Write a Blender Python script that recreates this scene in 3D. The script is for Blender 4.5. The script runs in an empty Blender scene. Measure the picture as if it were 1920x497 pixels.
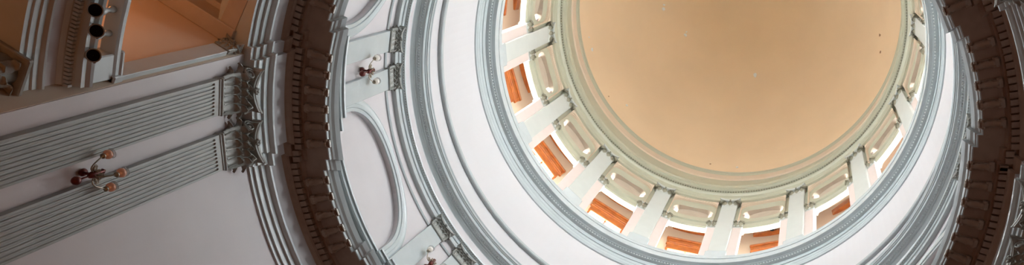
import bpy, math, random
from mathutils import Matrix, Vector
random.seed(7)
scn = bpy.context.scene
COL = scn.collection
PI = math.pi
def rad(a): return a*PI/180
def pol(R, th, z): return (R*math.cos(rad(th)), R*math.sin(rad(th)), z)

# ------------------------------------------------------------------ materials
def mat(name, col, rough=.5, var=.05, vscale=3.0, bump=.0, bscale=20.0, metal=0.0, emit=None, estr=0.0, col2=None, spec=.5, alpha=None, trans=0.0):
    m = bpy.data.materials.new(name); m.use_nodes = True
    nt = m.node_tree; b = nt.nodes['Principled BSDF']
    tc = nt.nodes.new('ShaderNodeTexCoord')
    n = nt.nodes.new('ShaderNodeTexNoise'); n.inputs['Scale'].default_value = vscale; n.inputs['Detail'].default_value = 5
    nt.links.new(tc.outputs['Object'], n.inputs['Vector'])
    r = nt.nodes.new('ShaderNodeValToRGB')
    c2 = col2 if col2 else tuple(max(0, c*(1-var*2)) for c in col)
    r.color_ramp.elements[0].position = .3; r.color_ramp.elements[0].color = (*c2, 1)
    r.color_ramp.elements[1].position = .65; r.color_ramp.elements[1].color = (*col, 1)
    nt.links.new(n.outputs['Fac'], r.inputs['Fac']); nt.links.new(r.outputs['Color'], b.inputs['Base Color'])
    b.inputs['Roughness'].default_value = rough; b.inputs['Metallic'].default_value = metal
    b.inputs['Specular IOR Level'].default_value = spec
    b.inputs['Transmission Weight'].default_value = trans
    if bump > 0:
        n2 = nt.nodes.new('ShaderNodeTexNoise'); n2.inputs['Scale'].default_value = bscale
        nt.links.new(tc.outputs['Object'], n2.inputs['Vector'])
        bp = nt.nodes.new('ShaderNodeBump'); bp.inputs['Strength'].default_value = bump; bp.inputs['Distance'].default_value = .02
        nt.links.new(n2.outputs['Fac'], bp.inputs['Height']); nt.links.new(bp.outputs['Normal'], b.inputs['Normal'])
    if emit:
        b.inputs['Emission Color'].default_value = (*emit, 1); b.inputs['Emission Strength'].default_value = estr
    return m
WALL = mat('white_wall_paint', (.60, .565, .57), .55, .02, 1.2, .05, 8)
TRIM = mat('pale_blue_grey_paint', (.51, .565, .572), .26, .03, 2.5, .06, 14)
TRIMU = mat('trim_warm_bounce', (.455, .455, .345), .35, .02, 2.5)  # trim paint with the dome's warm bounce put into its colour
TRIMUD = mat('capital_warm_bounce', (.30, .29, .215), .35, .1, 8)  # capitals and small dentils, same warm bounce tint in the colour
LOW_BOUNCE = mat('dark_brown_low_bounce', (.07, .045, .03), .3, .2, 2)  # unseen lower walls and halls, coloured dark to cut uplight
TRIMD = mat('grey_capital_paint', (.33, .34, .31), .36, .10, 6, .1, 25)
PIER = mat('pale_pier_paint', (.50, .53, .50), .42, .02, 2)
JAMB = mat('pinkish_jamb_paint', (.66, .57, .53), .5, .02, 2)
DOME = mat('cream_dome_paint', (.85, .65, .44), .75, .03, .35, .03, 3)
BAND = mat('cream_band_paint', (.68, .55, .42), .6, .02, 1)
GCREAM = mat('gallery_cream_plaster', (.50, .40, .32), .6, .03, 1)
FLAKE = mat('bare_plaster_flake', (.86, .86, .84), .9, .1, 20)
SPOT = mat('brown_stain_spot', (.42, .25, .15), .9, .1, 20)
FLOOR = mat('warm_stone_floor', (.05, .03, .02), .4, .1, 2)
def wood():
    m = mat('orange_stained_wood', (.36, .105, .018), .35, .2, 4, .1, 30, col2=(.22, .055, .01))
    return m
WOOD = wood()
PIL = mat('grey_pilaster_paint', (.33, .345, .325), .4, .05, 3)
RED = mat('dark_red_metal', (.16, .022, .014), .35, .2, 12, metal=.3)
BRASS = mat('dull_brass', (.42, .36, .28), .3, .1, 10, metal=.8)
BLACK = mat('matte_black', (.006, .006, .007), .9, .0, 10, spec=.1)
CAN = mat('grey_painted_steel', (.30, .28, .24), .45, .1, 8)
DARKOBJ = mat('dark_blue_grey_object', (.02, .03, .045), .9, .2, 10)
GLOBE_W = mat('frosted_white_glass', (.86, .84, .80), .25, .02, 5, trans=.25, emit=(1, .93, .82), estr=.12)
GLOBE_A = mat('amber_frosted_glass', (.50, .25, .16), .25, .02, 5, trans=.3, emit=(1, .45, .25), estr=.04)
RIMGL = mat('clear_glass_rim', (.75, .72, .70), .1, .02, 5, trans=.92)
BULB = mat('glowing_bulb', (1, .8, .6), .4, .0, 5, emit=(1, .78, .5), estr=2.2)
PANE = mat('daylit_frosted_pane', (.9, .9, .9), .4, .0, 5, emit=(.89, .955, 1.0), estr=40.0)

# ------------------------------------------------------------------ mesh helper
class MB:
    def __init__(s): s.v = []; s.f = []; s.sm = []
    def add(s, vs, fs, smooth=False):
        o = len(s.v); s.v += [tuple(v) for v in vs]; s.f += [tuple(i+o for i in f) for f in fs]; s.sm += [smooth]*len(fs)
    def box(s, x0, x1, y0, y1, z0, z1, M=None, bev=0.0):
        if bev > 0:
            b = min(bev, (x1-x0)*.45, (y1-y0)*.45, (z1-z0)*.45)
            # chamfered box : 24 vertices
            vs = []; idx = {}
            for sx in (0, 1):
                for sy in (0, 1):
                    for sz in (0, 1):
                        X, Y, Z = (x0, x1)[sx], (y0, y1)[sy], (z0, z1)[sz]
                        dx, dy, dz = (b, -b)[sx], (b, -b)[sy], (b, -b)[sz]
                        idx[sx, sy, sz] = len(vs); vs += [(X, Y+dy, Z+dz), (X+dx, Y, Z+dz), (X+dx, Y+dy, Z)]
            I = lambda a, k: idx[a]+k
            fs = []
            for k in range(3):
                for sd in (0, 1):
                    o = [i for i in range(3) if i != k]
                    q = []
                    for (p, r) in ((0, 0), (1, 0), (1, 1), (0, 1)):
                        a = [0, 0, 0]; a[k] = sd; a[o[0]] = p; a[o[1]] = r; q.append(I(tuple(a), k))
                    fs.append(q)
            for k in range(3):   # edges along axis k
                o = [i for i in range(3) if i != k]
                for p in (0, 1):
                    for r in (0, 1):
                        a = [0, 0, 0]; a[o[0]] = p; a[o[1]] = r; c = list(a); c[k] = 1; a = tuple(a); c = tuple(c)
                        fs.append([I(a, o[0]), I(c, o[0]), I(c, o[1]), I(a, o[1])])
            for a in idx: fs.append([I(a, 0), I(a, 1), I(a, 2)])
        else:
            vs = [(x, y, z) for x in (x0, x1) for y in (y0, y1) for z in (z0, z1)]
            fs = [(0, 1, 3, 2), (4, 6, 7, 5), (0, 4, 5, 1), (2, 3, 7, 6), (0, 2, 6, 4), (1, 5, 7, 3)]
        if M: vs = [M @ Vector(v) for v in vs]
        s.add(vs, fs)
    def lathe(s, prof, n=20, M=None, smooth=True, cap=True):
        vs = []; fs = []
        for (r, z) in prof:
            for i in range(n):
                a = 2*PI*i/n; vs.append((r*math.cos(a), r*math.sin(a), z))
        for j in range(len(prof)-1):
            for i in range(n):
                k = (i+1) % n; fs.append((j*n+i, j*n+k, (j+1)*n+k, (j+1)*n+i))
        if cap: fs.append(tuple(range(n))[::-1]); fs.append(tuple((len(prof)-1)*n+i for i in range(n)))
        if M: vs = [M @ Vector(v) for v in vs]
        s.add(vs, fs, smooth)
    def tube(s, pts, r, n=8, M=None, flat=1.0):
        pts = [Vector(p) for p in pts]; rs = r if isinstance(r, (list, tuple)) else [r]*len(pts)
        vs = []; fs = []; up = None
        for i, p in enumerate(pts):
            t = (pts[min(i+1, len(pts)-1)]-pts[max(i-1, 0)]).normalized()
            if up is None: up = Vector((0, 0, 1)) if abs(t.z) < .9 else Vector((1, 0, 0))
            a = t.cross(up).normalized(); b = a.cross(t).normalized(); up = b
            for k in range(n):
                an = 2*PI*k/n; vs.append(p+a*math.cos(an)*rs[i]*flat+b*math.sin(an)*rs[i])
        for i in range(len(pts)-1):
            for k in range(n):
                q = (k+1) % n; fs.append((i*n+k, i*n+q, (i+1)*n+q, (i+1)*n+k))
        fs.append(tuple(range(n))[::-1]); fs.append(tuple((len(pts)-1)*n+k for k in range(n)))
        if M: vs = [M @ Vector(v) for v in vs]
        s.add(vs, fs, True)
    def grid(s, P, smooth=True, closed=False):
        nu = len(P); nv = len(P[0]); vs = [p for row in P for p in row]; fs = []
        for i in range(nu-(0 if closed else 1)):
            for j in range(nv-1):
                k = (i+1) % nu; fs.append((i*nv+j, k*nv+j, k*nv+j+1, i*nv+j+1))
        s.add(vs, fs, smooth)
    def sheet(s, P, nrm_off, smooth=True):
        """a grid given real thickness: back copy displaced by nrm_off(vector)"""
        nu = len(P); nv = len(P[0]); A = [Vector(p) for row in P for p in row]
        Bk = []
        for i in range(nu):
            for j in range(nv):
                du = Vector(P[min(i+1, nu-1)][j])-Vector(P[max(i-1, 0)][j]); dv = Vector(P[i][min(j+1, nv-1)])-Vector(P[i][max(j-1, 0)])
                n = du.cross(dv); n = n.normalized() if n.length > 1e-9 else Vector((0, 0, 1))
                Bk.append(Vector(P[i][j])+n*nrm_off)
        vs = A+Bk; o = nu*nv; fs = []
        for i in range(nu-1):
            for j in range(nv-1):
                a = (i*nv+j, (i+1)*nv+j, (i+1)*nv+j+1, i*nv+j+1); fs.append(a); fs.append(tuple(x+o for x in a[::-1]))
        for i in range(nu-1):
            for j in (0, nv-1): fs.append((i*nv+j, (i+1)*nv+j, (i+1)*nv+j+o, i*nv+j+o))
        for j in range(nv-1):
            for i in (0, nu-1): fs.append((i*nv+j, i*nv+j+1, i*nv+j+1+o, i*nv+j+o))
        s.add(vs, fs, smooth)
    def sphere(s, c, r, n=12, M=None, sz=1.0):
        pr = [(max(1e-4, r*math.sin(PI*i/8)), -r*sz*math.cos(PI*i/8)) for i in range(9)]
        T = Matrix.Translation(c); s.lathe(pr, n, (M @ T) if M else T, True, False)
    def build(s, name, m, parent=None, label=None, kind=None, loc=None):
        me = bpy.data.meshes.new(name); me.from_pydata(s.v, [], s.f)
        me.materials.append(m)
        me.polygons.foreach_set('use_smooth', s.sm)
        me.update()
        import bmesh
        b = bmesh.new(); b.from_mesh(me); bmesh.ops.recalc_face_normals(b, faces=b.faces); b.to_mesh(me); b.free()
        o = bpy.data.objects.new(name, me); COL.objects.link(o)
        if parent: o.parent = parent
        if label: o['label'] = label
        if kind: o['kind'] = kind
        return o
def empty(name, loc=(0, 0, 0), rz=0, label=None, cat=None, group=None, kind=None):
    o = bpy.data.objects.new(name, None); COL.objects.link(o); o.location = loc; o.rotation_euler = (0, 0, rz); o.empty_display_size = .2
    if label: o['label'] = label
    if cat: o['category'] = cat
    if group: o['group'] = group
    if kind: o['kind'] = kind
    return o
def dup(root, loc=None, rz=None, label=None, group=None):
    def rec(o, par):
        c = o.copy(); COL.objects.link(c)
        if par: c.parent = par
        for ch in [x for x in KIDS.get(o.name, [])]: KIDS.setdefault(c.name, []).append(rec(ch, c))
        return c
    global KIDS
    KIDS = {}
    for o in bpy.data.objects:
        if o.parent: KIDS.setdefault(o.parent.name, []).append(o)
    c = rec(root, None)
    if loc is not None: c.location = loc
    if rz is not None: c.rotation_euler = (0, 0, rz)
    if label: c['label'] = label
    if group: c['group'] = group
    return c
def face_in(th): return rad(th+90)      # local +Y looks to the axis, +X along growing theta

# ring sweeps -------------------------------------------------------
def ring(mb, prof, segs=None, latA=None, step=2.0, smooth=False, close=True):
    """prof: [(R,z)], segs: [(th0,th1,off)] contiguous; latA(R)->sideways growth of a return for this profile point"""
    if segs is None: segs = [(0, 360, 0, 0, 0)]
    full = abs(segs[-1][1]-segs[0][0]-360) < 1e-6
    cols = []
    for (a, b, off, sa, sb) in segs:
        n = max(1, int(round((b-a)/step)))
        for i in range(n+1):
            t = i/n; c = []
            for (R, z) in prof:
                l = latA(R) if latA else 0
                aa = a+sa*l; bb = b+sb*l
                c.append(pol(R-off, aa+(bb-aa)*t, z))
            cols.append(c)
    if full: cols.append(cols[0])
    mb.grid(cols, smooth)
# segment lists for the broken-forward entablature
def pier_segs(edges, o1, o2, ka, kw):
    """edges of pier type A (th1,th2,th3,th4); mirrored and repeated; ka: growth sign factor on the arm side, kw on the wall side"""
    L = []
    for k in range(4):
        e = [x+90*k for x in edges]
        m = [333.2+90*k-x for x in edges][::-1]
        L.append((e, kw, ka)); L.append((m, ka, kw))
    L = [([x % 360 if e[0] >= 0 else x for x in e], l, r) for e, l, r in L]
    norm = []
    for e, l, r in L:
        s0 = e[0] % 360; e = [s0]+[s0+((x-e[0]) % 360) for x in e[1:]]; norm.append((e, l, r))
    norm.sort(key=lambda q: q[0][0])
    segs = []
    for i, (e, l, r) in enumerate(norm):
        segs += [(e[0], e[1], o1, -l, -l), (e[1], e[2], o2, -l, r), (e[2], e[3], o1, r, r)]
        nx, nl, nr = norm[(i+1) % len(norm)]; ns = nx[0] if i+1 < len(norm) else nx[0]+360
        segs.append((e[3], ns, 0, r, -nl))
    return segs

A_PAIR = [186.9+90*k for k in range(4)]; B_PAIR = [146.3+90*k for k in range(4)]

# =================================================================== SETTING
# floor of the rotunda
mb = MB(); mb.lathe([(.01, -1.6), (5, -1.6), (16, -1.6)], 64, cap=False); mb.lathe([(16, -1.6), (16, -1.9), (.01, -1.9)], 64, cap=False)
mb.build('floor', FLOOR, kind='structure')

# lower wall with the opening of the arm (195.5 .. 227.1)
TA0, TA1 = 195.5, 227.7
OPEN = sorted([((TA0+90*k) % 360, (TA0+90*k) % 360+TA1-TA0) for k in range(4)])
SOLID = [(OPEN[k][1], OPEN[(k+1) % 4][0]+(360 if k == 3 else 0)) for k in range(4)]
mb = MB()
def wallgrid(mb, R, a, b, z0, z1, step=2.0):
    n = max(1, int(round((b-a)/step))); mb.grid([[pol(R, a+(b-a)*i/n, z0), pol(R, a+(b-a)*i/n, z1)] for i in range(n+1)], False)
for (a0, a1) in SOLID:
    wallgrid(mb, 8.6, a0, a1, 11.0, 18.52); wallgrid(mb, 9.3, a0, a1, -1.6, 18.52)
    for a in (a0, a1): mb.grid([[pol(8.6, a, -1.6), pol(8.6, a, 18.52)], [pol(9.3, a, -1.6), pol(9.3, a, 18.52)]], False)
mb.build('wall_rotunda', WALL, kind='structure')
mb = MB()
for (a0, a1) in SOLID:
    wallgrid(mb, 8.585, a0, a1, -1.6, 11.0); wallgrid(mb, 8.8, a0, a1, -1.6, 11.0)
    n = int((a1-a0)/2); mb.grid([[pol(8.585, a0+(a1-a0)*i/n, 11.0), pol(8.8, a0+(a1-a0)*i/n, 11.0)] for i in range(n+1)], False)
mb.build('wall_ground_storey', LOW_BOUNCE, kind='structure')
mb = MB()      # the three dim halls opening off the rotunda outside the picture
for k in (1, 2, 3):
    ax = rad(211.6+90*k); M = Matrix.Rotation(ax, 4, 'Z')
    for sg in (-1, 1): mb.box(8.3, 14, min(sg*2.4, sg*2.7), max(sg*2.4, sg*2.7), -1.6, 19.0, M)
    mb.box(14, 14.3, -2.7, 2.7, -1.6, 19.0, M); mb.box(8.7, 14.3, -2.7, 2.7, 18.6, 19.0, M)
mb.build('wall_side_halls', LOW_BOUNCE, kind='structure')

# main entablature ---------------------------------------------------
MAIN_A = [(9.3, 18.515), (8.548, 18.511), (8.548, 18.627), (8.497, 18.627), (8.497, 18.799), (8.444, 18.799), (8.444, 18.941), (8.40, 18.945), (8.345, 18.985), (8.335, 19.04), (8.49, 19.06)]
MAIN_F = [(8.505, 19.03), (8.5, 19.06), (8.5, 19.775)]
MAIN_B = [(8.51, 19.74), (8.47, 19.77), (8.40, 19.79), (8.36, 19.83), (8.36, 19.97), (8.15, 19.97), (8.13, 20.0), (8.10, 20.04), (7.66, 20.04)]
SOFFIT_SHADE = mat('cornice_shade_brown', (.30, .21, .155), .45, .08, 5, .05, 20)  # shade of the cornice undersides put into the colour
MAIN_C = [(7.66, 20.04), (7.632, 20.04), (7.632, 20.139), (7.60, 20.15), (7.575, 20.20), (7.52, 20.25), (7.487, 20.309), (7.46, 20.36), (7.50, 20.40)]
LEDGE_DARK = mat('low_bounce_ledge', (.085, .055, .035), .95, .15, 3)  # unseen ledge tops, coloured dark to cut bounced light
def lat_w(R): return max(0., min(1., (8.5-R)/1.05))
segsM = pier_segs([178.3, 180.3, 195.0, 196.8], .10, .20, 6.6, 4.5)
trim = empty('trim_1', kind='structure')
mb = MB(); ring(mb, MAIN_A, segsM, lat_w); mb.build('architrave', TRIM, trim)
mb = MB(); ring(mb, MAIN_F, segsM, lat_w); mb.build('frieze', WALL, trim)
mb = MB(); ring(mb, MAIN_B, segsM, lat_w); mb.build('cornice_soffit', SOFFIT_SHADE, trim)
mb = MB(); ring(mb, MAIN_C, segsM, lat_w); mb.build('cornice', TRIM, trim)
mb = MB(); ring(mb, [(7.50, 20.40), (8.6, 20.55)], segsM, lat_w); mb.build('ledge_top', LEDGE_DARK, trim)
def off_main(th, R, segs=segsM):
    l = lat_w(R)
    for (a, b, off, sa, sb) in segs:
        aa = a+sa*l; bb = b+sb*l
        for t in (th, th+360, th-360):
            if aa <= t < bb: return off
    return 0
# dentils : one moulded course
mb = MB()
th = 0.0
while th < 360:
    R = 8.36-off_main(th, 8.2)
    vs = [pol(r, a, z) for r in (R+.01, R-.16) for a in (th-.41, th+.41) for z in (19.84, 19.975)]
    mb.add(vs, [(0, 1, 3, 2), (4, 6, 7, 5), (0, 4, 5, 1), (2, 3, 7, 6), (0, 2, 6, 4), (1, 5, 7, 3)])
    th += 1.1
mb.build('dentil_course', SOFFIT_SHADE, trim)
# modillions: scroll brackets with a leaf under them, each a part
def modillion_mesh():
    mb = MB()
    w = .15
    side = [(0, 0), (.50, 0), (.50, -.05), (.465, -.085), (.42, -.06), (.36, -.055), (.26, -.08), (.17, -.13), (.08, -.165), (0, -.15)]
    n = len(side); vs = [(x, y, z) for x in (-w/2, w/2) for (y, z) in side]
    fs = [tuple(range(n))[::-1], tuple(range(n, 2*n))]+[(i, (i+1) % n, n+(i+1) % n, n+i) for i in range(n)]
    mb.add(vs, fs)
    mb.box(-.105, .105, -.0, .53, -.025, .01, bev=.008)
    # scrolls on the cheeks and acanthus leaf below
    for sx in (-1, 1):
        for (yy, zz, r) in ((.46, -.055, .045), (.06, -.09, .065)):
            M = Matrix.Translation((sx*w/2, yy, zz)) @ Matrix.Rotation(PI/2, 4, 'Y'); mb.lathe([(.004, -.03), (r, -.03), (r, .03), (.004, .03)], 10, M)
    P = []
    for i in range(9):
        t = i/8; y = .08+.40*t; z = -.155+.085*math.sin(t*PI*.55)-.03*(1 if i >= 7 else 0)
        ww = .075*(.55+.45*math.sin(PI*min(1, t*1.1)))*(1+.25*math.sin(i*2.4))
        P.append([(ww*u, y, z-.02*(1-abs(u))) for u in (-1, -.5, 0, .5, 1)])
    mb.sheet(P, .02)
    return mb
proto = modillion_mesh().build('modillion', SOFFIT_SHADE, trim)
front = MB(); front.box(-.085, .085, .525, .555, -.06, .0, bev=.01)
for i in range(5): front.sphere((-.064+.032*i, .55, -.055), .017, 8)
bead_me = front.build('bead_row', mat('white_bead_edge', (.85, .86, .82), .3), proto)  # bead row far lighter than its bracket
mths = []
for c in A_PAIR+B_PAIR:
    d0 = 1 if c in A_PAIR else -1
    c0 = (186.13+90*A_PAIR.index(c)) if c in A_PAIR else (333.2-186.13+90*B_PAIR.index(c))
    for k in (-2, -1, 0, 1, 2, 3): mths.append((c0+d0*3.2*k, 1))
    # recess on the wall bay only once (from the A piers), and on the arm side
for k in range(4):
    for j in (-2, -1, 0, 1, 2): mths.append((166.6+90*k+3.17*j*.98, 0))
    for j in (-2, -1, 0, 1, 2): mths.append((211.6+90*k+3.6*j, 0))
first = True
for (th, res) in mths:
    t = th % 360
    if not (138 <= t <= 222 or t >= 318 or t <= 25): continue
    R = 8.10-off_main(t, 7.9)
    o = proto if first else proto.copy()
    if not first:
        COL.objects.link(o); o.parent = trim; b = bead_me.copy(); COL.objects.link(b); b.parent = o
    o.location = pol(R, t, 20.045); o.rotation_euler = (0, 0, face_in(t)); first = False

# drum pedestal and base mouldings -----------------------------------
PED = [(8.62, 20.4), (8.42, 20.45), (8.42, 21.892), (8.335, 21.90), (8.30, 21.93), (8.301, 22.03), (8.25, 22.045), (8.241, 22.10), (8.38, 22.12), (8.62, 22.14)]
segsP = pier_segs([178.5, 181.0, 196.4, 198.1], .14, .26, 0, 0)
trim = empty('trim_2', kind='structure')
mb = MB(); ring(mb, PED, segsP, lambda R: 0); mb.build('pedestal_course', TRIM, trim)

# drum wall with blind arches ---------------------------------------
def arch_z(th, c, r, spring, R=8.6):
    d = abs(((th-c+180) % 360)-180)*PI/180*R
    return spring+math.sqrt(r*r-d*d) if d < r else None
BAYS = [(167.2+90*k, 1.95, 2.34, 23.17) for k in range(4)]+[(211.8+90*k, 2.33, 2.72, 23.17) for k in range(4)]
mb = MB(); Z1 = 26.18
# niche backs and full cylinder behind
wallgrid(mb, 8.74, 0, 360, 20.4, Z1)
bays = sorted([(c % 360, r, ro, sp) for (c, r, ro, sp) in BAYS])
for i, (c, r, ro, sp) in enumerate(bays):
    hw = r/8.6*180/PI
    cn, rn = (bays[(i+1) % 8][0]+(360 if i == 7 else 0)), bays[(i+1) % 8][1]; hn = rn/8.6*180/PI
    # pier between this arch and the next
    wallgrid(mb, 8.6, c+hw, cn-hn, 20.4, Z1)
    N = 40
    lo = []
    for k in range(N+1):
        a = PI*k/N; th = c-hw*math.cos(a); z = sp+r*math.sin(a); lo.append((th, z))
    mb.grid([[pol(8.6, th, z), pol(8.6, th, Z1)] for th, z in lo], False)
    path = [(c-hw, 20.4)]+lo+[(c+hw, 20.4)]
    mb.grid([[pol(8.6, th, z), pol(8.74, th, z)] for th, z in path], False)
mb.build('wall_drum', WALL, kind='structure')
# archivolts
trim = empty('trim_3', kind='structure')
for (c, r, ro, sp) in BAYS:
    mb = MB(); dr = ro-r
    sec = [(.0, -.0), (.0, .045), (.10*dr/.39, .05), (.115*dr/.39, .075), (.21*dr/.39, .085), (.225*dr/.39, .06), (.30*dr/.39, .08), (.36*dr/.39, .06), (dr, .03), (dr, -.0)]
    cols = []
    pts = [(-1, z) for z in (21.9, 22.5)]
    for z in (21.9, 22.4, 22.9):
        cols.append([pol(8.6-h, c-(r+e)/8.6*180/PI, z) for e, h in sec])
    for k in range(37):
        a = PI*k/36
        cols.append([pol(8.6-h, c-(r+e)*math.cos(a)/8.6*180/PI, sp+(r+e)*math.sin(a)) for e, h in sec])
    for z in (22.9, 22.4, 21.9):
        cols.append([pol(8.6-h, c+(r+e)/8.6*180/PI, z) for e, h in sec])
    mb.grid(cols, False); mb.build('archivolt', TRIM, trim)
# thin collar under the drum entablature
mb = MB(); COLR = [(8.61, 25.68), (8.56, 25.685), (8.545, 25.71), (8.56, 25.735), (8.545, 25.76), (8.56, 25.785), (8.61, 25.79)]
segsD = []
dp = []
for c in A_PAIR+B_PAIR:
    cc = c+.45 if c in A_PAIR else c-.3
    dp += [(cc-3.85) % 360, (cc+3.85) % 360]
ring(mb, COLR); mb.build('collar_moulding', TRIM, trim)

# drum entablature ----------------------------------------------------
trim = empty('trim_4', kind='structure')
DR_A = [(8.62, 26.17), (8.50, 26.169), (8.471, 26.18), (8.471, 26.371), (8.455, 26.38), (8.436, 26.395), (8.436, 26.542), (8.40, 26.55), (8.345, 26.59), (8.335, 26.64), (8.55, 26.66)]
DR_F = [(8.552, 26.6), (8.55, 27.45)]
DR_C = [(8.56, 27.38), (8.54, 27.43), (8.47, 27.49), (8.45, 27.50), (8.45, 27.56), (8.399, 27.565), (8.37, 27.60), (8.30, 27.62), (8.29, 27.66), (8.225, 27.665), (8.225, 27.824), (8.20, 27.83), (8.18, 27.86), (8.15, 27.87), (8.15, 27.966), (8.135, 27.98), (8.12, 28.01), (8.14, 28.04)]
mb = MB(); ring(mb, DR_A, step=1.5); mb.build('architrave', TRIM, trim)
mb = MB(); ring(mb, DR_F); mb.build('frieze', WALL, trim)
mb = MB(); ring(mb, DR_C, step=1.5); mb.build('cornice', TRIM, trim)
mb = MB(); ring(mb, [(8.14, 28.04), (8.61, 28.15)]); mb.build('ledge_top', LEDGE_DARK, trim)
def beads(name, R, z, r, pitch, m, par, sz=1.0, n=6):
    mb = MB(); k = int(round(2*PI*R/pitch))
    pr = [(max(1e-4, r*math.sin(PI*i/4)), -r*sz*math.cos(PI*i/4)) for i in range(5)]
    for i in range(k):
        a = 360*i/k; mb.lathe(pr, n, Matrix.Translation(pol(R, a, z)), True, False)
    o = mb.build(name, m, par); return o
beads('egg_moulding', 8.345, 27.60, .033, .088, TRIM, trim)
# rope / leaf enrichment on the architrave
mb = MB(); k = 640
for i in range(k):
    a = 360*i/k; mb.box(-.026, .026, -.018, .018, -.014, .024, Matrix.Translation(pol(8.375, a, 26.575)) @ Matrix.Rotation(rad(a+90), 4, 'Z') @ Matrix.Rotation(.5, 4, 'Y') @ Matrix.Rotation(-.6, 4, 'X'), bev=.012)
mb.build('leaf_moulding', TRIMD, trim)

# upper drum wall, string course and gallery cornice ------------------
mb = MB(); ring(mb, [(8.6, 28.0), (8.6, 29.84)]); ring(mb, [(8.585, 29.9), (8.62, 33.47)]); mb.build('wall_upper_drum', mat('white_upper_wall', (.62, .615, .625), .5, .01, 1), kind='structure')
trim = empty('trim_5', kind='structure')
mb = MB(); ring(mb, [(8.61, 29.833), (8.56, 29.83), (8.50, 29.835), (8.48, 29.855), (8.466, 29.88), (8.466, 30.0), (8.48, 30.03), (8.6, 30.06)]); mb.build('string_course', TRIM, trim)
trim = empty('trim_6', kind='structure')
CC = [(8.63, 33.46), (8.58, 33.466), (8.558, 33.49), (8.558, 33.60), (8.548, 33.61), (8.548, 33.822), (8.537, 33.83), (8.537, 34.063), (8.503, 34.07), (8.503, 34.369), (8.47, 34.38), (8.399, 34.40), (8.38, 34.42), (8.324, 34.43), (8.281, 34.459), (8.17, 34.48), (8.159, 34.49), (8.159, 34.895), (8.137, 34.90), (8.137, 35.06), (8.125, 35.10), (8.119, 35.15), (8.05, 35.17), (8.9, 35.3)]
CC[22] = (8.119, 35.19)
mb = MB(); ring(mb, CC, step=1.5); mb.build('gallery_cornice', TRIM, trim)
beads('bead_moulding', 8.365, 34.395, .030, .118, mat('white_bead_paint', (.78, .82, .80), .35), trim)
# gallery parapet the piers stand on
mb = MB(); ring(mb, [(8.50, 35.25), (8.50, 36.0), (8.55, 36.05), (9.1, 36.05), (9.1, 35.2), (8.5, 35.2)]); mb.build('trim_7', TRIM, kind='structure')

# =================================================================== ARCADE
PC = [177.8+22.5*k for k in range(16)]       # pier centres
# wall above the imposts with the oval lunettes
def lunette_wall():
    global nm
    nm = MB(); mb = MB(); R0, R1 = 8.78, 9.2
    for k in range(16):
        c = (PC[k]+11.25)
        zc, hh, hw = 42.55, .66, 1.02     # oval: straight middle, round ends
        lo, up = [], []
        N = 36
        for i in range(N+1):
            x = -hw+2*hw*i/N
            e = abs(x)-(hw-hh*.82)
            y = hh if e <= 0 else hh*math.sqrt(max(0, 1-(e/(hh*.82))**2))
            lo.append((x, zc-y)); up.append((x, zc+y))
        A = lambda x: c+x/8.78*180/PI
        half = 11.25
        za, zb = 41.42, 44.10
        for R in (R0, R1):
            wallgrid(mb, R, c-half, A(-hw), za, zb); wallgrid(mb, R, A(hw), c+half, za, zb)
            mb.grid([[pol(R, A(x), za), pol(R, A(x), z)] for x, z in lo], False)
            mb.grid([[pol(R, A(x), z), pol(R, A(x), zb)] for x, z in up], False)
        loop = lo+up[::-1]
        nm.grid([[pol(R0, A(x), z), pol(R1, A(x), z)] for x, z in loop+[loop[0]]], True)
        bk = [(-.74+1.48*i/12) for i in range(13)]
        e = lambda x: .20*(1-max(0, (abs(x)-.42)/.2)**2)**.5 if abs(x) > .42 else .20
        nm.grid([[pol(R1-.16-.10*math.cos(x*2), A(x), zc-hh-.02), pol(R1-.16-.10*math.cos(x*2), A(x), zc+hh+.02)] for x in bk], True)  # added back panel; open ends show bright gallery as lit haunches
    return mb
arc = empty('wall_arcade', kind='structure')
lunette_wall().build('lunette_wall', TRIMU, arc); nm.build('lunette_niches', mat('niche_reflected_tan', (.50, .42, .33), .5), arc)  # tan stands for dim reflected light on the arch soffit
# archivolt frame with rounded upper corners in front of each lunette
mb = MB()
for k in range(16):
    c = PC[k]+11.25; hw = 1.13; top = 44.0; rr = .62
    A = lambda x, R=8.7: c+x/R*180/PI
    path = [(-hw, 40.9), (-hw, top-rr)]+[(-hw+rr-rr*math.cos(a*PI/16), top-rr+rr*math.sin(a*PI/16)) for a in range(1, 9)]
    path += [(x, top+.06*(1-(x/(hw-rr))**2)) for x in [(-1+2*i/10)*(hw-rr) for i in range(1, 10)]]
    path += [(-x, z) for (x, z) in path[:10]][::-1]
    mb.grid([[pol(8.62, A(x), z), pol(8.65, A(x), z), pol(8.67, A(x*.98), z-.03), pol(8.79, A(x*.97), z-.04)] for x, z in path], False)
    mb.grid([[pol(8.62, A(x), z), pol(8.62, A(x), 44.15)] for x, z in path[1:-1]], False)
mb.build('arch_frame', BAND, arc)
# impost beam
mb = MB()
ring(mb, [(9.12, 41.42), (8.76, 41.42), (8.72, 41.40), (8.72, 41.28), (8.80, 41.24), (8.80, 40.78), (8.83, 40.76), (8.83, 40.62), (9.08, 40.62), (9.12, 41.42)])
mb.build('impost_beam', TRIMU, arc)
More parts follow.
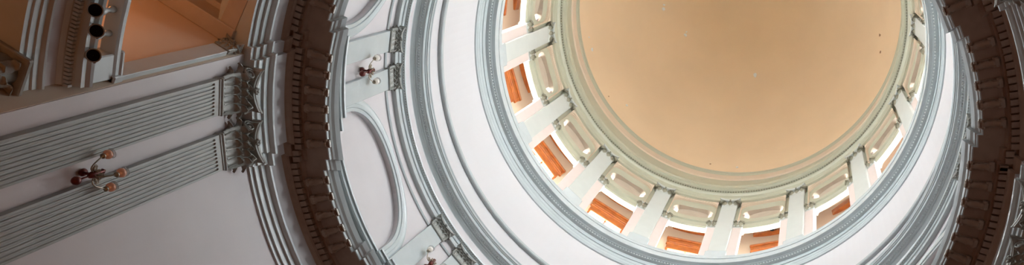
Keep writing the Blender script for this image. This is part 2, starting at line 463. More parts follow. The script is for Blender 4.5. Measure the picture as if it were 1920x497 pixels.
# entablature under the dome
TOPP = [(9.25, 44.08), (8.52, 44.08), (8.515, 44.40), (8.50, 44.42), (8.50, 44.874), (8.47, 44.9), (8.42, 44.96), (8.381, 44.99), (8.36, 45.04), (8.246, 45.07), (8.23, 45.10), (8.138, 45.124), (8.138, 45.394), (8.12, 45.42), (8.6, 45.47)]
TOP2 = [(8.62, 45.44), (8.6, 46.9), (8.6, 48.04)]
TOP3 = [(8.62, 48.0), (8.59, 48.06), (8.539, 48.12), (8.539, 48.846)]
TOP4 = [(8.56, 48.80), (8.52, 48.88), (8.476, 48.946), (8.476, 49.15), (8.45, 49.19), (8.45, 49.25), (8.52, 49.3)]
trim = empty('trim_8', kind='structure')
mb = MB(); ring(mb, TOPP, step=1.5); mb.build('entablature', TRIMU, trim)
mb = MB(); ring(mb, TOP2); mb.build('attic_band', TRIMU, trim)
mb = MB(); ring(mb, TOP3); mb.build('cream_band', BAND, trim)
mb = MB(); ring(mb, TOP4); mb.build('dome_ring', TRIMU, trim)
# small dentils of this cornice
mb = MB(); k = 400
for i in range(k):
    a = 360*i/k; R = 8.31
    vs = [pol(r, aa, z) for r in (R+.05, R-.015) for aa in (a-.22, a+.22) for z in (44.97, 45.05)]
    mb.add(vs, [(0, 1, 3, 2), (4, 6, 7, 5), (0, 4, 5, 1), (2, 3, 7, 6), (0, 2, 6, 4), (1, 5, 7, 3)])
mb.build('dentil_course', TRIMUD, trim)
# dome
mb = MB(); pr = [(8.5*math.cos(PI/2*i/40), 49.2+8.9*math.sin(PI/2*i/40)) for i in range(41)]; pr[-1] = (.001, 58.1)
mb.lathe(pr, 180, cap=False); dome = mb.build('ceiling', DOME, kind='structure')
# bare spots where the dome paint has flaked
def flake(p, n, s, seed, m_=None):
    rnd = random.Random(seed); mb = MB(); n = Vector(n).normalized(); a = n.cross(Vector((0, 0, 1))).normalized(); b = n.cross(a)
    m = 9; ring_ = []
    for i in range(m):
        an = 2*PI*i/m; r = s*(.55+.6*rnd.random()); ring_.append(Vector(p)+a*math.cos(an)*r+b*math.sin(an)*r*1.2)
    vs = [v+n*.004 for v in ring_]+[v+n*.03 for v in ring_]
    mb.add(vs, [tuple(range(m)), tuple(range(m, 2*m))]+[(i, (i+1) % m, m+(i+1) % m, m+i) for i in range(m)])
    mb.build('paint_flake', m_ or FLAKE, dome)
def on_dome(px, py):
    d = cam_ray(px, py); lo_, hi_ = 10., 90.
    for _ in range(60):
        t = (lo_+hi_)/2; p = Vector(CAM)+d*t; q = math.hypot(p.x, p.y)/8.5; inside = p.z < 49.2 or q*q+((p.z-49.2)/8.9)**2 < 1
        if inside: lo_ = t
        else: hi_ = t
    p = Vector(CAM)+d*lo_; return p, Vector((-p.x/8.5**2, -p.y/8.5**2, -(p.z-49.2)/8.9**2))

# pier = thing ---------------------------------------------------------
def leaf(mb, M, w, h, out, lobes=5, tip=.25, th=.012, nv=17):
    P = []
    for j in range(nv):
        v = j/(nv-1)
        if v < .62: z = h*v/.62*.84; y = out*.25*(v/.62)**2
        else:
            a = (v-.62)/.38*PI*.9; r = h*.16
            y = out*.25+ r*(1-math.cos(a))*out/h*2.2; z = h*.84+r*math.sin(a)
        ww = w*.5*(.62+.38*math.sin(PI*min(1, v*.95+.08)))*(1+.07*math.cos(v*lobes*2*PI))
        if v > .9: ww *= .72
        P.append([tuple(M @ Vector((ww*u, y-.16*w*u*u+.05*w*(1-abs(u))**3+.02*w*math.cos(u*PI*4), z))) for u in (-1, -.75, -.5, -.25, 0, .25, .5, .75, 1)])
    mb.sheet(P, th)
def volute(mb, M, s, thick, turns=2.2, flip=1):
    pts = []
    N = 30
    for i in range(N+1):
        t = i/N; a = t*turns*2*PI; r = s*(1-t)**.85*.5+s*.05
        pts.append((flip*(r*math.cos(a+PI*.5)), 0, r*math.sin(a+PI*.5)))
    mb.tube(pts, [s*.085*(1-.5*i/N) for i in range(N+1)], 6, M, flat=thick)
    mb.lathe([(.004, -.03*s), (s*.13, -.05*s), (s*.13, .05*s), (.004, .06*s)], 10, M @ Matrix.Rotation(PI/2, 4, 'X'))
def abacus(mb, w, d, z0, z1, dip):
    """concave front abacus; back at y=0"""
    N = 12; front = []
    for i in range(N+1):
        u = -1+2*i/N; front.append((u*w/2, d-dip*(1-u*u)))
    lv = [(z0, .93), (z0+(z1-z0)*.45, .96), (z0+(z1-z0)*.5, 1.0), (z1, 1.03)]
    cols = [[(x*s, y*s, z) for z, s in lv] for x, y in [(-w/2, 0)]+front+[(w/2, 0)]]
    mb.grid(cols, False)
    for z, s in (lv[0], lv[-1]): mb.add([(x*s, y*s, z) for x, y in [(-w/2, 0)]+front+[(w/2, 0)]], [tuple(range(N+3))])
def rosette(mb, M, r):
    for k in range(6):
        a = PI/3*k; mb.sphere((r*.55*math.cos(a), .0, r*.55*math.sin(a)), r*.34, 8, M)
    mb.sphere((0, r*.25, 0), r*.3, 8, M)

def corinthian(parent, w, h, proj, z0, m, rich=True, name='capital'):
    cap = MB(); cap.box(-w*.47, w*.47, 0, proj, z0, z0+h*.88, bev=.02)
    cap.tube([(-w*.5, proj+.01, z0), (w*.5, proj+.01, z0)], h*.02, 8)
    c = cap.build(name, m, parent)
    # leaves
    lm = MB()
    for i in range(4):
        x = (-1+2*i/3)*w*.38; leaf(lm, Matrix.Translation((x, proj, z0+.01)), w*.27, h*.36, h*.22)
    for i in range(5):
        x = (-1+2*i/4)*w*.46; leaf(lm, Matrix.Translation((x, proj-.01, z0+.03)), w*.25, h*.58, h*.29)
    for i in range(4):
        x = (-1+2*i/3)*w*.40; leaf(lm, Matrix.Translation((x, proj+.01, z0+h*.34)), w*.20, h*.42, h*.26)
    for i in range(6):      # berries between the leaf tips
        x = (-1+2*i/5)*w*.44; lm.sphere((x, proj+h*.13, z0+h*.66), h*.035, 8); lm.sphere((x*.9, proj+h*.10, z0+h*.47), h*.03, 8)
    for sx in (-1, 1):     # leaves on the cheeks
        for (hh, oo, yy) in ((.40, .24, proj*.5), (.66, .30, proj*.85)):
            M = Matrix.Translation((sx*w*.47, yy, z0+.02)) @ Matrix.Rotation(-sx*PI/2, 4, 'Z'); leaf(lm, M, proj*.95, h*hh, h*oo)
    lm.build('acanthus_leaves', m, c)
    vm = MB()
    for sx in (-1, 1):
        M = Matrix.Translation((sx*w*.52, proj+h*.14, z0+h*.76)) @ Matrix.Rotation(sx*-PI/4, 4, 'Z'); vm = MB(); volute(vm, M, h*.26, 2.0, flip=-sx); vm.build('volute', m, c); vm = MB()
        # caulicole stalks
        vm.tube([(sx*w*.14, proj+.02, z0+h*.42), (sx*w*.2, proj+h*.06, z0+h*.60), (sx*w*.34, proj+h*.12, z0+h*.78), (sx*w*.48, proj+h*.16, z0+h*.87)], [h*.03, h*.035, h*.03, h*.025], 7)
        M = Matrix.Translation((sx*w*.12, proj+h*.10, z0+h*.74)); volute(vm, M, h*.17, 1.6, flip=sx); vm.build('caulicole', m, c)
    am = MB(); abacus(am, w*1.26, proj+h*.34, z0+h*.90, z0+h, h*.16); am.build('abacus', m, c)
    rm = MB(); rosette(rm, Matrix.Translation((0, proj+h*.22, z0+h*.93)), h*.10); rm.build('rosette', m, c)
    return c

def make_pier():
    r = empty('arcade_pier')
    b = MB(); b.box(-.80, .80, -.36, .0, 36.05, 41.3, bev=.01); b.box(-.80, .80, -.36, -.10, 41.3, 44.1); b.build('pier_body', JAMB, r)
    s = MB(); s.box(-.385, .385, -.02, .15, 36.85, 43.55, bev=.012); s.build('shaft', PIER, r)
    p = MB(); p.box(-.46, .46, -.02, .24, 36.0, 36.83, bev=.02); p.box(-.43, .43, -.02, .205, 36.83, 36.95, bev=.03); p.box(-.41, .41, -.02, .19, 36.95, 37.02, bev=.02)
    p.box(-.84, .84, -.38, .05, 36.0, 36.5, bev=.02); p.build('base', TRIM, r)
    # capital of the shaft
    c = MB(); c.box(-.40, .40, -.02, .17, 43.5, 43.56, bev=.015); c.box(-.37, .37, 0, .16, 43.56, 44.08)
    cap = c.build('capital', PIER, r)
    a = MB(); abacus(a, .98, .40, 43.98, 44.10, .10); a.build('abacus', PIER, cap)
    l = MB()
    for x in (-.27, 0, .27): leaf(l, Matrix.Translation((x, .15, 43.57)), .26, .36, .17, th=.01)
    for sx in (-1, 1): leaf(l, Matrix.Translation((sx*.385, .10, 43.57)) @ Matrix.Rotation(-sx*PI/3, 4, 'Z'), .22, .42, .22, th=.01)
    l.build('acanthus_leaves', TRIMUD, cap)
    for sx in (-1, 1): v = MB(); volute(v, Matrix.Translation((sx*.41, .27, 43.88)) @ Matrix.Rotation(-sx*PI/4, 4, 'Z'), .22, 2.0, flip=-sx); v.build('volute', TRIMUD, cap)
    v = MB(); rosette(v, Matrix.Translation((0, .30, 44.03)), .06)
    v.build('rosette', TRIMUD, cap)
    # small impost capitals either side
    for sx in (-1, 1):
        m = MB(); x0, x1 = (.40, .86) if sx > 0 else (-.86, -.40)
        m.box(x0, x1, -.36, .04, 40.72, 41.28, bev=.02); m.box(x0-.02, x1+.02, -.37, .10, 41.28, 41.42, bev=.03); m.box(x0, x1, -.36, .03, 40.60, 40.66, bev=.02)
        ic = m.build('impost_capital', PIER, r)
        l = MB()
        for x in (.52, .74): leaf(l, Matrix.Translation((sx*x, .03, 40.68)), .22, .42, .20, th=.01)
        volute(l, Matrix.Translation((sx*.84, .10, 41.16)) @ Matrix.Rotation(-sx*PI/4, 4, 'Z'), .20, 2.0, flip=-sx)
        volute(l, Matrix.Translation((sx*.47, .12, 41.16)), .15, 2.0, flip=sx)
        for yy in (-.12, -.34): leaf(l, Matrix.Translation((sx*.86, yy, 40.68)) @ Matrix.Rotation(-sx*PI/2, 4, 'Z'), .2, .42, .18, th=.01)
        l.build('acanthus_leaves', TRIMUD, ic)
    return r
ORD = ['lowest along the arcade below the cream dome', 'first', 'second', 'third']
pier0 = make_pier()
vis = {177.8: 'arcade pier at the left end of the arcade under the dome', 155.3: 'second arcade pier from the left under the dome', 132.8: 'third arcade pier from the left under the dome',
       110.3: 'fourth arcade pier from the left under the dome', 87.8: 'fifth arcade pier from the left, below the dome middle', 65.3: 'sixth arcade pier from the left, just right of the dome middle',
       42.8: 'seventh arcade pier from the left, lower right of dome', 20.3: 'arcade pier at the right end of the arcade, partly hidden'}
for k in range(16):
    t = PC[k] % 360; loc = pol(8.75, t, 0)
    if k == 0: o = pier0; o.location = loc; o.rotation_euler = (0, 0, face_in(t))
    else: o = dup(pier0, loc, face_in(t))
    key = round(t, 1)
    if key in vis: o['label'] = 'pale grey '+vis[key]
    elif key == 200.3: o['label'] = 'pale grey arcade pier at the top picture edge, left of the dome'
    elif key == 357.8: o['label'] = 'pale grey arcade pier at the top picture edge, right of the dome'
    else: o['label'] = 'pale grey arcade pier on the side of the dome outside the picture'
    o['category'] = 'pier'; o['group'] = 'piers of the arcade under the dome'

# outer gallery: wall, ceiling and daylight windows ---------------------
RO = 10.8
mb = MB()
for k in range(16):
    c = PC[k]+11.25; hw = 5.2; N = 8
    wallgrid(mb, RO, c-11.25, c-hw, 35.2, 46.6); wallgrid(mb, RO, c+hw, c+11.25, 35.2, 46.6)
    wallgrid(mb, RO, c-hw, c+hw, 42.6, 46.6); wallgrid(mb, RO, c-hw, c+hw, 35.2, 37.2)
    for a in (c-hw, c+hw): mb.grid([[pol(RO, a, 37.2), pol(RO, a, 42.6)], [pol(RO+.3, a, 37.2), pol(RO+.3, a, 42.6)]], False)
    for z in (37.2, 42.6): mb.grid([[pol(RO, c-hw, z), pol(RO, c+hw, z)], [pol(RO+.3, c-hw, z), pol(RO+.3, c+hw, z)]], False)
mb.build('wall_gallery', GCREAM, kind='structure')
mb = MB(); ring(mb, [(RO+.01, 46.6), (9.2, 46.6), (9.2, 44.0)]); ring(mb, [(RO+.01, 35.2), (8.9, 35.2)]); mb.build('ceiling_gallery', BAND, kind='structure')
def make_window():
    r = empty('window_1', kind='structure')
    hw = .98; y = -.0
    f = MB()
    for sx in (-1, 1): f.box(min(sx*hw, sx*(hw-.10)), max(sx*hw, sx*(hw-.10)), -.2, .10, 37.2, 42.6, bev=.015)
    f.box(-hw, hw, -.2, .10, 42.35, 42.62, bev=.015); f.box(-hw, hw, -.2, .10, 37.2, 37.35)
    f.box(-.04, .04, -.15, .02, 37.3, 42.4); f.box(-hw, hw, -.15, .02, 39.6, 39.7)
    f.build('window_frame', WOOD, r)
    p = MB(); p.box(-hw+.05, hw-.05, -.17, -.15, 37.25, 42.25); p.build('pane', PANE, r)
    h = MB(); h.box(-1.0, 1.0, .0, .12, 42.0, 42.66, bev=.02); h.box(-1.12, 1.06, .0, .16, 42.62, 43.25, bev=.03); h.box(-1.14, 1.10, .0, .24, 43.20, 43.38, bev=.03); h.box(-1.0, .95, .1, .19, 42.75, 43.1, bev=.03)
    h.build('head_board', WOOD, r)
    # curved wooden hood under the ceiling
    g = MB(); cols = []
    for i in range(21):
        u = -1+2*i/20; x = u*1.06; b = .30*(1-u*u)
        cols.append([(x, 0, 45.05-b*.35), (x, .14+b*.35, 45.05-b*.35), (x, .16+b*.35, 45.25), (x, .20+b*.2, 45.45+b*.15), (x, .0, 45.5+b*.15), (x, 0, 45.05-b*.35)])
    g.grid(cols, False)
    for cc in (cols[0], cols[-1]): g.add(cc[:5], [(0, 1, 2, 3, 4)])
    g.build('wood_hood', WOOD, r)
    return r
w0 = make_window()
order = sorted(range(16), key=lambda k: (PC[k]+11.25-30) % 360)
for n, k in enumerate(range(16)):
    t = (PC[k]+11.25) % 360; loc = pol(RO, t, 0)
    if k == 0: o = w0; o.location = loc; o.rotation_euler = (0, 0, face_in(t))
    else: o = dup(w0, loc, face_in(t)); o.name = 'window_%d' % (n+1)
# unidentified dark shape, modelled as a hanging bundle at one hood
mb = MB()
P = []
for i in range(9):
    t = i/8; row = []
    for j in range(9):
        u = -1+2*j/8; row.append((u*.30*(1-.75*t)+.03*math.sin(t*7), .42+.07*math.sin(u*9+t*3), 45.2-.62*t+.05*abs(u)))
    P.append(row)
mb.sheet(P, .03); mb.sphere((-.05, .42, 45.22), .17, 10); mb.sphere((.14, .40, 45.28), .14, 10)
o = mb.build('dark_object', DARKOBJ); t = (87.8-11.25); o.location = pol(RO, t, 0); o.rotation_euler = (0, 0, face_in(t))
o['label'] = 'dark blue-grey object hanging from the wooden hood right of the dome middle'; o['category'] = 'dark_object'

# =================================================================== PILASTERS
def make_fluted():
    r = empty('fluted_pilaster'); w = .775; d = .16; n = 9
    b = MB(); fl = w/n; ys = []; pts = []
    bd = .030
    # plan outline with real flutes
    edge = .03
    pitch = (w-2*edge)/n
    front = [(-w/2, 0)]
    for i in range(n):
        x0 = -w/2+edge+pitch*i+bd*.5; x1 = x0+pitch-bd
        front.append((x0, 0))
        for k in range(1, 6):
            a = PI*k/6; front.append(((x0+x1)/2-(x1-x0)/2*math.cos(a), -.026*math.sin(a)))
        front.append((x1, 0))
    front.append((w/2, 0))
    z0, z1 = -.4, 17.28
    cols = [[(x, d+y, z0), (x, d+y, z1)] for x, y in front]
    cols = [[(-w/2, -.02, z0), (-w/2, -.02, z1)]]+cols+[[(w/2, -.02, z0), (w/2, -.02, z1)]]
    b.grid(cols, False)
    # rounded flute tops: plain band with the flute heads under it
    b.box(-w/2, w/2, -.02, d, 17.28, 17.50)
    for i in range(n):
        xm = -w/2+edge+pitch*(i+.5); b.sphere((xm, d+.0, 17.285), .02, 8)
    b.build('shaft', PIL, r)
    nk = MB(); nk.box(-w/2-.03, w/2+.03, -.02, d+.05, 17.50, 17.56, bev=.02); nk.box(-w/2-.01, w/2+.01, -.02, d+.02, 17.45, 17.50, bev=.01); nk.build('neck_moulding', TRIMD, r)
    bs = MB(); bs.box(-w/2-.12, w/2+.12, -.02, d+.12, -1.6, -.8, bev=.02); bs.box(-w/2-.08, w/2+.08, -.02, d+.08, -.8, -.6, bev=.05); bs.box(-w/2-.04, w/2+.04, -.02, d+.04, -.6, -.4, bev=.04); bs.build('base', PIL, r)
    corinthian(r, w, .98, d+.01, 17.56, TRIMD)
    return r
f0 = make_fluted(); first = True
labs = {(0, 1): 'tall fluted grey pilaster above the big wall lamp, beside the arch corner', (0, -1): 'tall fluted grey pilaster below the big wall lamp, beside the plain white wall'}
for i, c in enumerate(A_PAIR+B_PAIR):
    for s in (1, -1):
        t = (c-.45 if i < 4 else c+.3)+s*4.07
        loc = pol(8.6, t, 0)
        if first: o = f0; o.location = loc; o.rotation_euler = (0, 0, face_in(t)); first = False
        else: o = dup(f0, loc, face_in(t))
        o['label'] = labs.get((i, s), 'tall fluted grey pilaster of a pier outside the picture'); o['category'] = 'pilaster'; o['group'] = 'fluted giant pilasters'

def make_drum_pil():
    r = empty('flat_pilaster'); w = .62; d = .14
    b = MB(); b.box(-w/2, w/2, -.02, d, 22.0, 25.68, bev=.01); b.build('shaft', TRIM, r)
    n = MB(); n.box(-w/2-.03, w/2+.03, -.02, d+.05, 25.68, 25.73, bev=.015); n.box(-w/2-.015, w/2+.015, -.02, d+.03, 25.73, 25.79, bev=.015); n.build('neck_moulding', TRIMD, r)
    bs = MB(); bs.box(-w/2-.07, w/2+.07, -.02, d+.10, 22.0, 22.28, bev=.02); bs.box(-w/2-.04, w/2+.04, -.02, d+.06, 22.28, 22.36, bev=.03); bs.build('base', TRIM, r)
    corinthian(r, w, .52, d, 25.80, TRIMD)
    return r
d0 = make_drum_pil(); first = True
names = {(0, 1): 'flat pale blue pilaster in the drum, upper of the pair beside the small two-globe lamp', (0, -1): 'flat pale blue pilaster in the drum, lower of the pair beside the small two-globe lamp',
         (4, 1): 'flat pale blue pilaster at the bottom of the picture, left of the lowest drum lamp', (4, -1): 'flat pale blue pilaster cut by the bottom edge, right of the lowest drum lamp',
         (2, 1): 'flat pale blue pilaster glimpsed edge-on at the right, the lower one behind the dark cornice', (2, -1): 'flat pale blue pilaster glimpsed edge-on at the right, the upper one behind the dark cornice'}
for i, c in enumerate(A_PAIR+B_PAIR):
    cc = c+.45 if i < 4 else c-.3
    for s in (1, -1):
        t = cc+s*3.85; loc = pol(8.6, t, 0)
        if first: o = d0; o.location = loc; o.rotation_euler = (0, 0, face_in(t)); first = False
        else: o = dup(d0, loc, face_in(t))
        o['label'] = names.get((i, s), 'flat pale blue drum pilaster of a pair outside the picture'); o['category'] = 'pilaster'; o['group'] = 'flat pilasters of the drum'

# =================================================================== WALL LAMPS
def make_sconce(name, narm, glass, y0=.0):
    """origin on the wall at body height; +Y out from wall"""
    r = empty(name)
    b = MB()
    b.lathe([(.01, -.05), (.06, -.04), (.08, 0), (.06, .04), (.01, .05)], 16, Matrix.Translation((0, .03, 0)) @ Matrix.Rotation(PI/2, 4, 'X') @ Matrix.Scale(1.3, 4, (0, 1, 0)))
    b.build('wall_plate', RED, r)
    b = MB()
    b.lathe([(.008, -.16), (.05, -.13), (.065, -.07), (.075, 0), (.06, .07), (.045, .10), (.06, .13), (.03, .18), (.05, .22), (.02, .27), (.006, .30)], 16, Matrix.Translation((0, .26, 0)))
    b.tube([(0, .03, 0), (0, .12, -.03), (0, .2, -.02), (0, .26, 0)], .028, 8)
    body = b.build('lamp_body', RED, r)
    b = MB(); b.tube([(0, .26, -.14), (0, .26, -.36)], .018, 8)
    b.lathe([(.01, -.13), (.06, -.11), (.095, -.05), (.10, 0), (.075, .06), (.03, .11), (.012, .13)], 16, Matrix.Translation((0, .26, -.44)) @ Matrix.Scale(.85, 4))
    b.build('pendant_ball', RED, r)
    # scroll leaves on the body
    b = MB()
    for k in range(5):
        a = PI*(k/4); M = Matrix.Translation((.0, .26, .02)) @ Matrix.Rotation(a-PI/2, 4, 'Z') @ Matrix.Translation((0, .10, 0)); volute(b, M @ Matrix.Rotation(PI/2, 4, 'Z'), .11, 1.5)
    b.build('scrollwork', BRASS, r)
    angs = {3: (-75, 0, 75), 2: (-80, 80)}[narm]
    for a in angs:
        M = Matrix.Translation((0, .26, 0)) @ Matrix.Rotation(rad(-a), 4, 'Z')
        L = .30
        b = MB(); pts = []
        for i in range(13):
            t = i/12; pts.append((0, .04+L*t, -.02-.11*math.sin(t*PI*1.15)+.12*t*t))
        pts.append((0, .04+L, .18))
        b.tube(pts, .014, 7, M); volute(b, M @ Matrix.Translation((0, .16, .0)) @ Matrix.Rotation(PI/2, 4, 'Z'), .10, 1.3)
        arm = b.build('arm', BRASS, r)
        b = MB(); b.lathe([(.012, .0), (.05, .015), (.055, .045), (.03, .07), (.03, .09)], 14, M @ Matrix.Translation((0, .04+L, .12))); b.build('holder', BRASS, arm)
        b = MB(); T = M @ Matrix.Translation((0, .04+L, .20)) @ Matrix.Scale(.70, 4)
        prof = [(.045, .0), (.085, .02), (.118, .06), (.130, .11), (.122, .16), (.105, .195)]
        inner = [(q-.008, z) for q, z in prof[::-1]]
        b.lathe(prof+inner, 24, T, True, False); gl = b.build('glass_shade', glass, arm)
        b = MB(); b.lathe([(.100, .19), (.112, .20), (.138, .235), (.142, .245), (.134, .24), (.106, .205), (.100, .19)], 24, T, True, False); b.build('flared_rim', RIMGL, gl)
        b = MB(); b.sphere((0, 0, .085), .035, 10, T, 1.3); b.tube([(0, 0, -.05), (0, 0, .06)], .018, 8, T); b.build('bulb', BULB, arm)
    return r
s = make_sconce('wall_sconce', 3, GLOBE_A); t = 186.25; s.location = pol(8.58, t, 13.74); s.rotation_euler = (0, 0, face_in(t)); s.scale = (.92,)*3
s['label'] = 'big dark red wall lamp with three amber globes between the two fluted pilasters'; s['category'] = 'wall lamp'
s2 = make_sconce('wall_sconce', 2, GLOBE_W)
for i, (t, lab) in enumerate([(187.0, 'small dark red wall lamp with two white globes on the drum, upper left'), (146.0, 'small dark red wall lamp with white globes cut by the bottom edge of the picture'), (9.2, 'small wall lamp with two white globes at the right, partly hidden behind the dark cornice')]):
    o = s2 if i == 0 else dup(s2)
    o.location = pol(8.58, t, 24.2); o.rotation_euler = (0, 0, face_in(t)); o['label'] = lab; o['category'] = 'wall lamp'; o['group'] = 'small white-globed lamps of the drum'

# =================================================================== SIDE ARM (upper left)
AX = 211.6
u = Vector((math.cos(rad(AX)), math.sin(rad(AX)), 0)); v = Vector((-u.y, u.x, 0))
MA = Matrix(((u.x, v.x, 0, 0), (u.y, v.y, 0, 0), (0, 0, 1, 0), (0, 0, 0, 1)))   # local (s,t,z)
TJ = 2.38
mb = MB()
for sg in (-1, 1): mb.box(8.29, 15, min(sg*TJ, sg*(TJ+.3)), max(sg*TJ, sg*(TJ+.3)), -1.6, 19.6, MA)
mb.box(15, 15.3, -2.7, 2.7, -1.6, 19.6, MA)
mb.build('wall_hall', mat('cream_hall_wall', (.70, .58, .46), .6, .02, 1), kind='structure')
mb = MB(); mb.box(8.75, 15, -2.38, 2.38, 19.45, 19.7, MA); ch = mb.build('ceiling_hall', GCREAM, kind='structure')
mb = MB()
for s0 in (8.62, 10.9, 13.2):
    mb.box(s0, s0+.42, -2.38, 2.38, 18.5, 19.5, MA, bev=.03); mb.box(s0-.09, s0+.51, -2.38, 2.38, 18.9, 19.1, MA, bev=.03)
for sg in (-1, 1):
    a, b_ = sorted((sg*2.38, sg*2.0)); mb.box(8.62, 15, a, b_, 18.45, 19.5, MA, bev=.02); a, b_ = sorted((sg*2.38, sg*1.88)); mb.box(8.62, 15, a, b_, 18.95, 19.12, MA, bev=.03)
mb.build('trim_9', mat('grey_brown_beam_paint', (.50, .46, .42), .5), kind='structure')
# jamb pilasters of the hall
jl = {-1: 'pale grey flat pilaster in the orange-lit hall opening at the upper left', 1: 'pale grey flat pilaster of the hall opening, outside the picture'}
for sg in (-1, 1):
    r = empty('hall_pilaster', (MA @ Vector((8.52, sg*TJ, 0))), rad(AX)+(0 if sg < 0 else PI))
    b = MB(); b.box(-.17, .17, -.02, .10, 14.6, 17.98, bev=.01); b.build('shaft', TRIM, r)
    b = MB(); b.box(-.20, .20, -.02, .13, 14.6, 14.85, bev=.02); b.build('base', TRIM, r)
    corinthian(r, .34, .42, .10, 18.0, TRIMD)
    r['label'] = jl[sg]; r['category'] = 'pilaster'
# curved gallery bridging the opening
G0, G1 = 196.2, 227.0
gal = empty('trim_10', kind='structure')
def arcseg(mb, prof, a=G0, b=G1, step=1.5, sm=False):
    n = int((b-a)/step); cols = [[pol(R, a+(b-a)*i/n, z) for R, z in prof] for i in range(n+1)]; mb.grid(cols, sm)
    for c in (cols[0], cols[-1]): mb.add(c, [tuple(range(len(c)))])
mb = MB(); arcseg(mb, [(9.6, 12.85), (8.98, 12.85), (8.98, 12.95), (8.95, 12.96), (8.95, 13.08), (8.92, 13.09), (8.92, 13.2), (8.86, 13.23), (8.85, 13.27), (8.95, 13.28), (9.6, 13.28)]); mb.build('architrave', TRIM, gal)
mb = MB(); arcseg(mb, [(9.5, 13.27), (8.95, 13.27), (8.95, 13.62), (9.5, 13.62)]); mb.build('frieze', WALL, gal)
mb = MB(); arcseg(mb, [(9.7, 13.6), (8.94, 13.61), (8.88, 13.66), (8.86, 13.76), (8.74, 13.78), (8.62, 13.78), (8.62, 13.87), (8.57, 13.92), (8.55, 13.97), (9.7, 13.99)]); mb.build('cornice', TRIM, gal)
mb = MB(); a = G0
while a < G1:
    vs = [pol(r, aa, z) for r in (8.87, 8.77) for aa in (a-.15, a+.15) for z in (13.68, 13.77)]
    mb.add(vs, [(0, 1, 3, 2), (4, 6, 7, 5), (0, 4, 5, 1), (2, 3, 7, 6), (0, 2, 6, 4), (1, 5, 7, 3)]); a += .46
mb.build('dentil_course', TRIM, gal)
# balustrade
bal = empty('balustrade'); bal['label'] = 'grey balustrade of the curved gallery, upper left, with round lamps hung along it'; bal['category'] = 'balustrade'
mb = MB(); arcseg(mb, [(8.98, 14.62), (8.70, 14.62), (8.67, 14.66), (8.67, 14.74), (8.72, 14.80), (8.95, 14.80), (9.0, 14.74)]); mb.build('top_rail', TRIM, bal)
mb = MB(); arcseg(mb, [(8.96, 13.98), (8.74, 13.98), (8.74, 14.12), (8.96, 14.12)]); mb.build('bottom_rail', TRIM, bal)
for k in range(9):
    t = 201.4+2.9*k
    if t > 224: break
    mb = MB(); mb.lathe([(.07, 0), (.07, .05), (.035, .08), (.075, .17), (.08, .22), (.04, .33), (.035, .38), (.06, .42), (.06, .50)], 14); o = mb.build('baluster', TRIM, bal); o.location = pol(8.85, t, 14.12)
for t in (197.6, 225.6):
    mb = MB(); mb.box(-.24, .24, -.2, .16, -.12, .62, bev=.02); mb.box(-.29, .29, -.2, .22, .62, .72, bev=.03); mb.box(-.27, .27, -.2, .19, -.14, -.04, bev=.03); o = mb.build('end_pedestal', TRIM, bal); o.location = pol(8.86, t, 14.12); o.rotation_euler = (0, 0, face_in(t))
# black-mouthed floodlights
def make_flood():
    r = empty('floodlight')
    M = Matrix.Identity(4)
    b = MB(); b.lathe([(.004, .30), (.06, .29), (.10, .25), (.135, .12), (.15, 0), (.165, -.02), (.165, -.04), (.145, -.04), (.135, 0), (.12, .1)], 24, None, True, False); b.build('housing', CAN, r)
    b = MB(); b.lathe([(.142, -.01), (.004, -.012)], 24, None, False, False); b.lathe([(.142, -.01), (.142, .02), (.004, .02)], 24, None, False, False); b.build('dark_lens', BLACK, r)
    b = MB(); b.tube([(-.17, 0, .08), (-.17, 0, .30), (0, 0, .38), (.17, 0, .30), (.17, 0, .08)], .014, 6); b.build('yoke', CAN, r)
    return r
fl0 = make_flood(); CAM = pol(1, 0, 0)
CAM = (3.86560871, -5.22561664, 0.0)
fl_lab = ['round black-mouthed floodlight nearest the gallery end pedestal, lowest of the three', 'middle of the three round black-mouthed floodlights on the gallery', 'topmost of the three round black-mouthed floodlights, near the upper picture edge']
for i, t in enumerate((199.9, 202.9, 205.6)):
    o = fl0 if i == 0 else dup(fl0)
    p = Vector(pol(8.45, *((200.56, 13.77), (203.57, 13.74), (206.2, 13.6))[i])); p.z += .0; o.location = p; o.scale = (.72,)*3
    d = (Vector((2.2, -5.0, 4.6))-p).normalized()      # aimed down into the rotunda
    o.rotation_mode = 'QUATERNION'; o.rotation_quaternion = (-d).to_track_quat('Z', 'Y')
    o['label'] = fl_lab[i]; o['category'] = 'floodlight'; o['group'] = 'floodlights on the curved gallery'
# lower capital at the left edge
r = empty('hall_column', (MA @ Vector((8.9, -TJ+.3, 0))), rad(AX)); r['label'] = 'dark column with a leafy capital at the far left edge under the gallery'; r['category'] = 'column'
b = MB(); b.lathe([(.26, 2), (.24, 6), (.22, 12.2)], 24); b.build('shaft', TRIM, r)
c = MB(); c.lathe([(.22, 12.2), (.21, 12.5), (.26, 12.75)], 20); cc = c.build('capital', TRIMD, r)
l = MB()
for k in range(8): leaf(l, Matrix.Rotation(2*PI*k/8, 4, 'Z') @ Matrix.Translation((0, .22, 12.22)), .19, .26, .14, th=.01)
for k in range(4): leaf(l, Matrix.Rotation(2*PI*(k+.5)/4, 4, 'Z') @ Matrix.Translation((0, .22, 12.24)), .2, .46, .22, th=.01)
l.build('acanthus_leaves', TRIMD, cc)
c = MB(); c.box(-.36, .36, -.36, .36, 12.75, 12.85, bev=.02); c.build('abacus', TRIMD, cc)

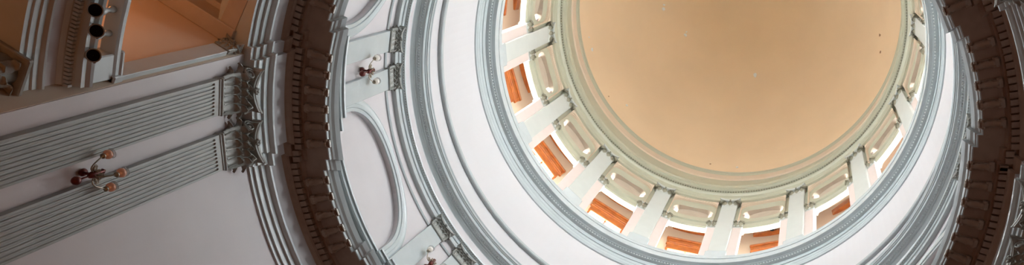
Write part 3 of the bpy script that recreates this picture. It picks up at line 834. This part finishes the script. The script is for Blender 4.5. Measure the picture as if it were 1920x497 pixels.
# =================================================================== CAMERA
right = Vector((0.988327564, 0.0, 0.152343778)); up = Vector((-0.04552928, -0.95429734, 0.29537039)); fwd = Vector((-0.14538126, 0.2988588, 0.94315837))
def cam_ray(px, py):
    d = right*(px-1249.2)-up*(py-379.7)+fwd*1731.0; return d.normalized()
cd = bpy.data.cameras.new('camera'); cam = bpy.data.objects.new('camera', cd); COL.objects.link(cam); scn.camera = cam
cam.matrix_world = Matrix(((right.x, up.x, -fwd.x, CAM[0]), (right.y, up.y, -fwd.y, CAM[1]), (right.z, up.z, -fwd.z, CAM[2]), (0, 0, 0, 1)))
cd.sensor_fit = 'HORIZONTAL'; cd.sensor_width = 36; cd.lens = 1731*36/1920; cd.shift_x = (960-1249.2)/1920; cd.shift_y = (379.7-248.5)/1920; cd.clip_end = 500
for i, (x, y, s_) in enumerate([(1244, 17, .11), (1245, 9, .07), (1285, 66, .10), (1287, 60, .06), (1416, 142, .14), (1110, 93, .10), (1175, 198, .08), (1382, 314, .09), (1332, 308, .06), (1650, 66, .09), (1651, 98, .08), (1104, 70, .05), (1141, 181, .04)]):
    p, n = on_dome(x, y); flake(p, n, s_, i, SPOT if i in (8, 9, 10, 12) else None)

# =================================================================== LIGHT
def lamp(kind, name, loc, energy, col, size=.3, target=None):
    l = bpy.data.lights.new(name, kind); l.energy = energy; l.color = col
    if kind == 'POINT': l.shadow_soft_size = size
    o = bpy.data.objects.new(name, l); COL.objects.link(o); o.location = loc
    return o
# hall lamps giving the hall its orange light
lamp('POINT', 'hall_lamp', MA @ Vector((11.2, -.6, 16.0)), 85, (1, .36, .10), .35)
lamp('POINT', 'hall_lamp', MA @ Vector((11.5, .0, 8.0)), 40, (1, .45, .18), .35)
for k in range(4):
    lamp('POINT', 'ground_fill', pol(2.5, 45+90*k, 1.0), 150, (1, .29, .06), .3)  # added warm uplight for the soffits, no lamp bodies
for k in range(8):       # added fill spots without bodies, aimed across and down over the drum ledge
    p = Vector(pol(8.25, 22.5+45*k, 28.5)); tg = Vector(pol(-7.5, 22.5+45*k, 21.5))
    ls = lamp('SPOT', 'ledge_fill', p, 1200, (.90, .97, 1.0)); ls.data.spot_size = rad(66); ls.data.spot_blend = 1; ls.data.shadow_soft_size = .35
    ls.rotation_mode = 'QUATERNION'; ls.rotation_quaternion = (tg-p).to_track_quat('-Z', 'Y')
w = bpy.data.worlds.new('world'); scn.world = w; w.use_nodes = True
w.node_tree.nodes['Background'].inputs[0].default_value = (.55, .68, .9, 1); w.node_tree.nodes['Background'].inputs[1].default_value = .6
vs = scn.view_settings; vs.view_transform = 'Standard'; vs.look = 'None'; vs.gamma = 1; vs.exposure = 0.10; vs.use_curve_mapping = False
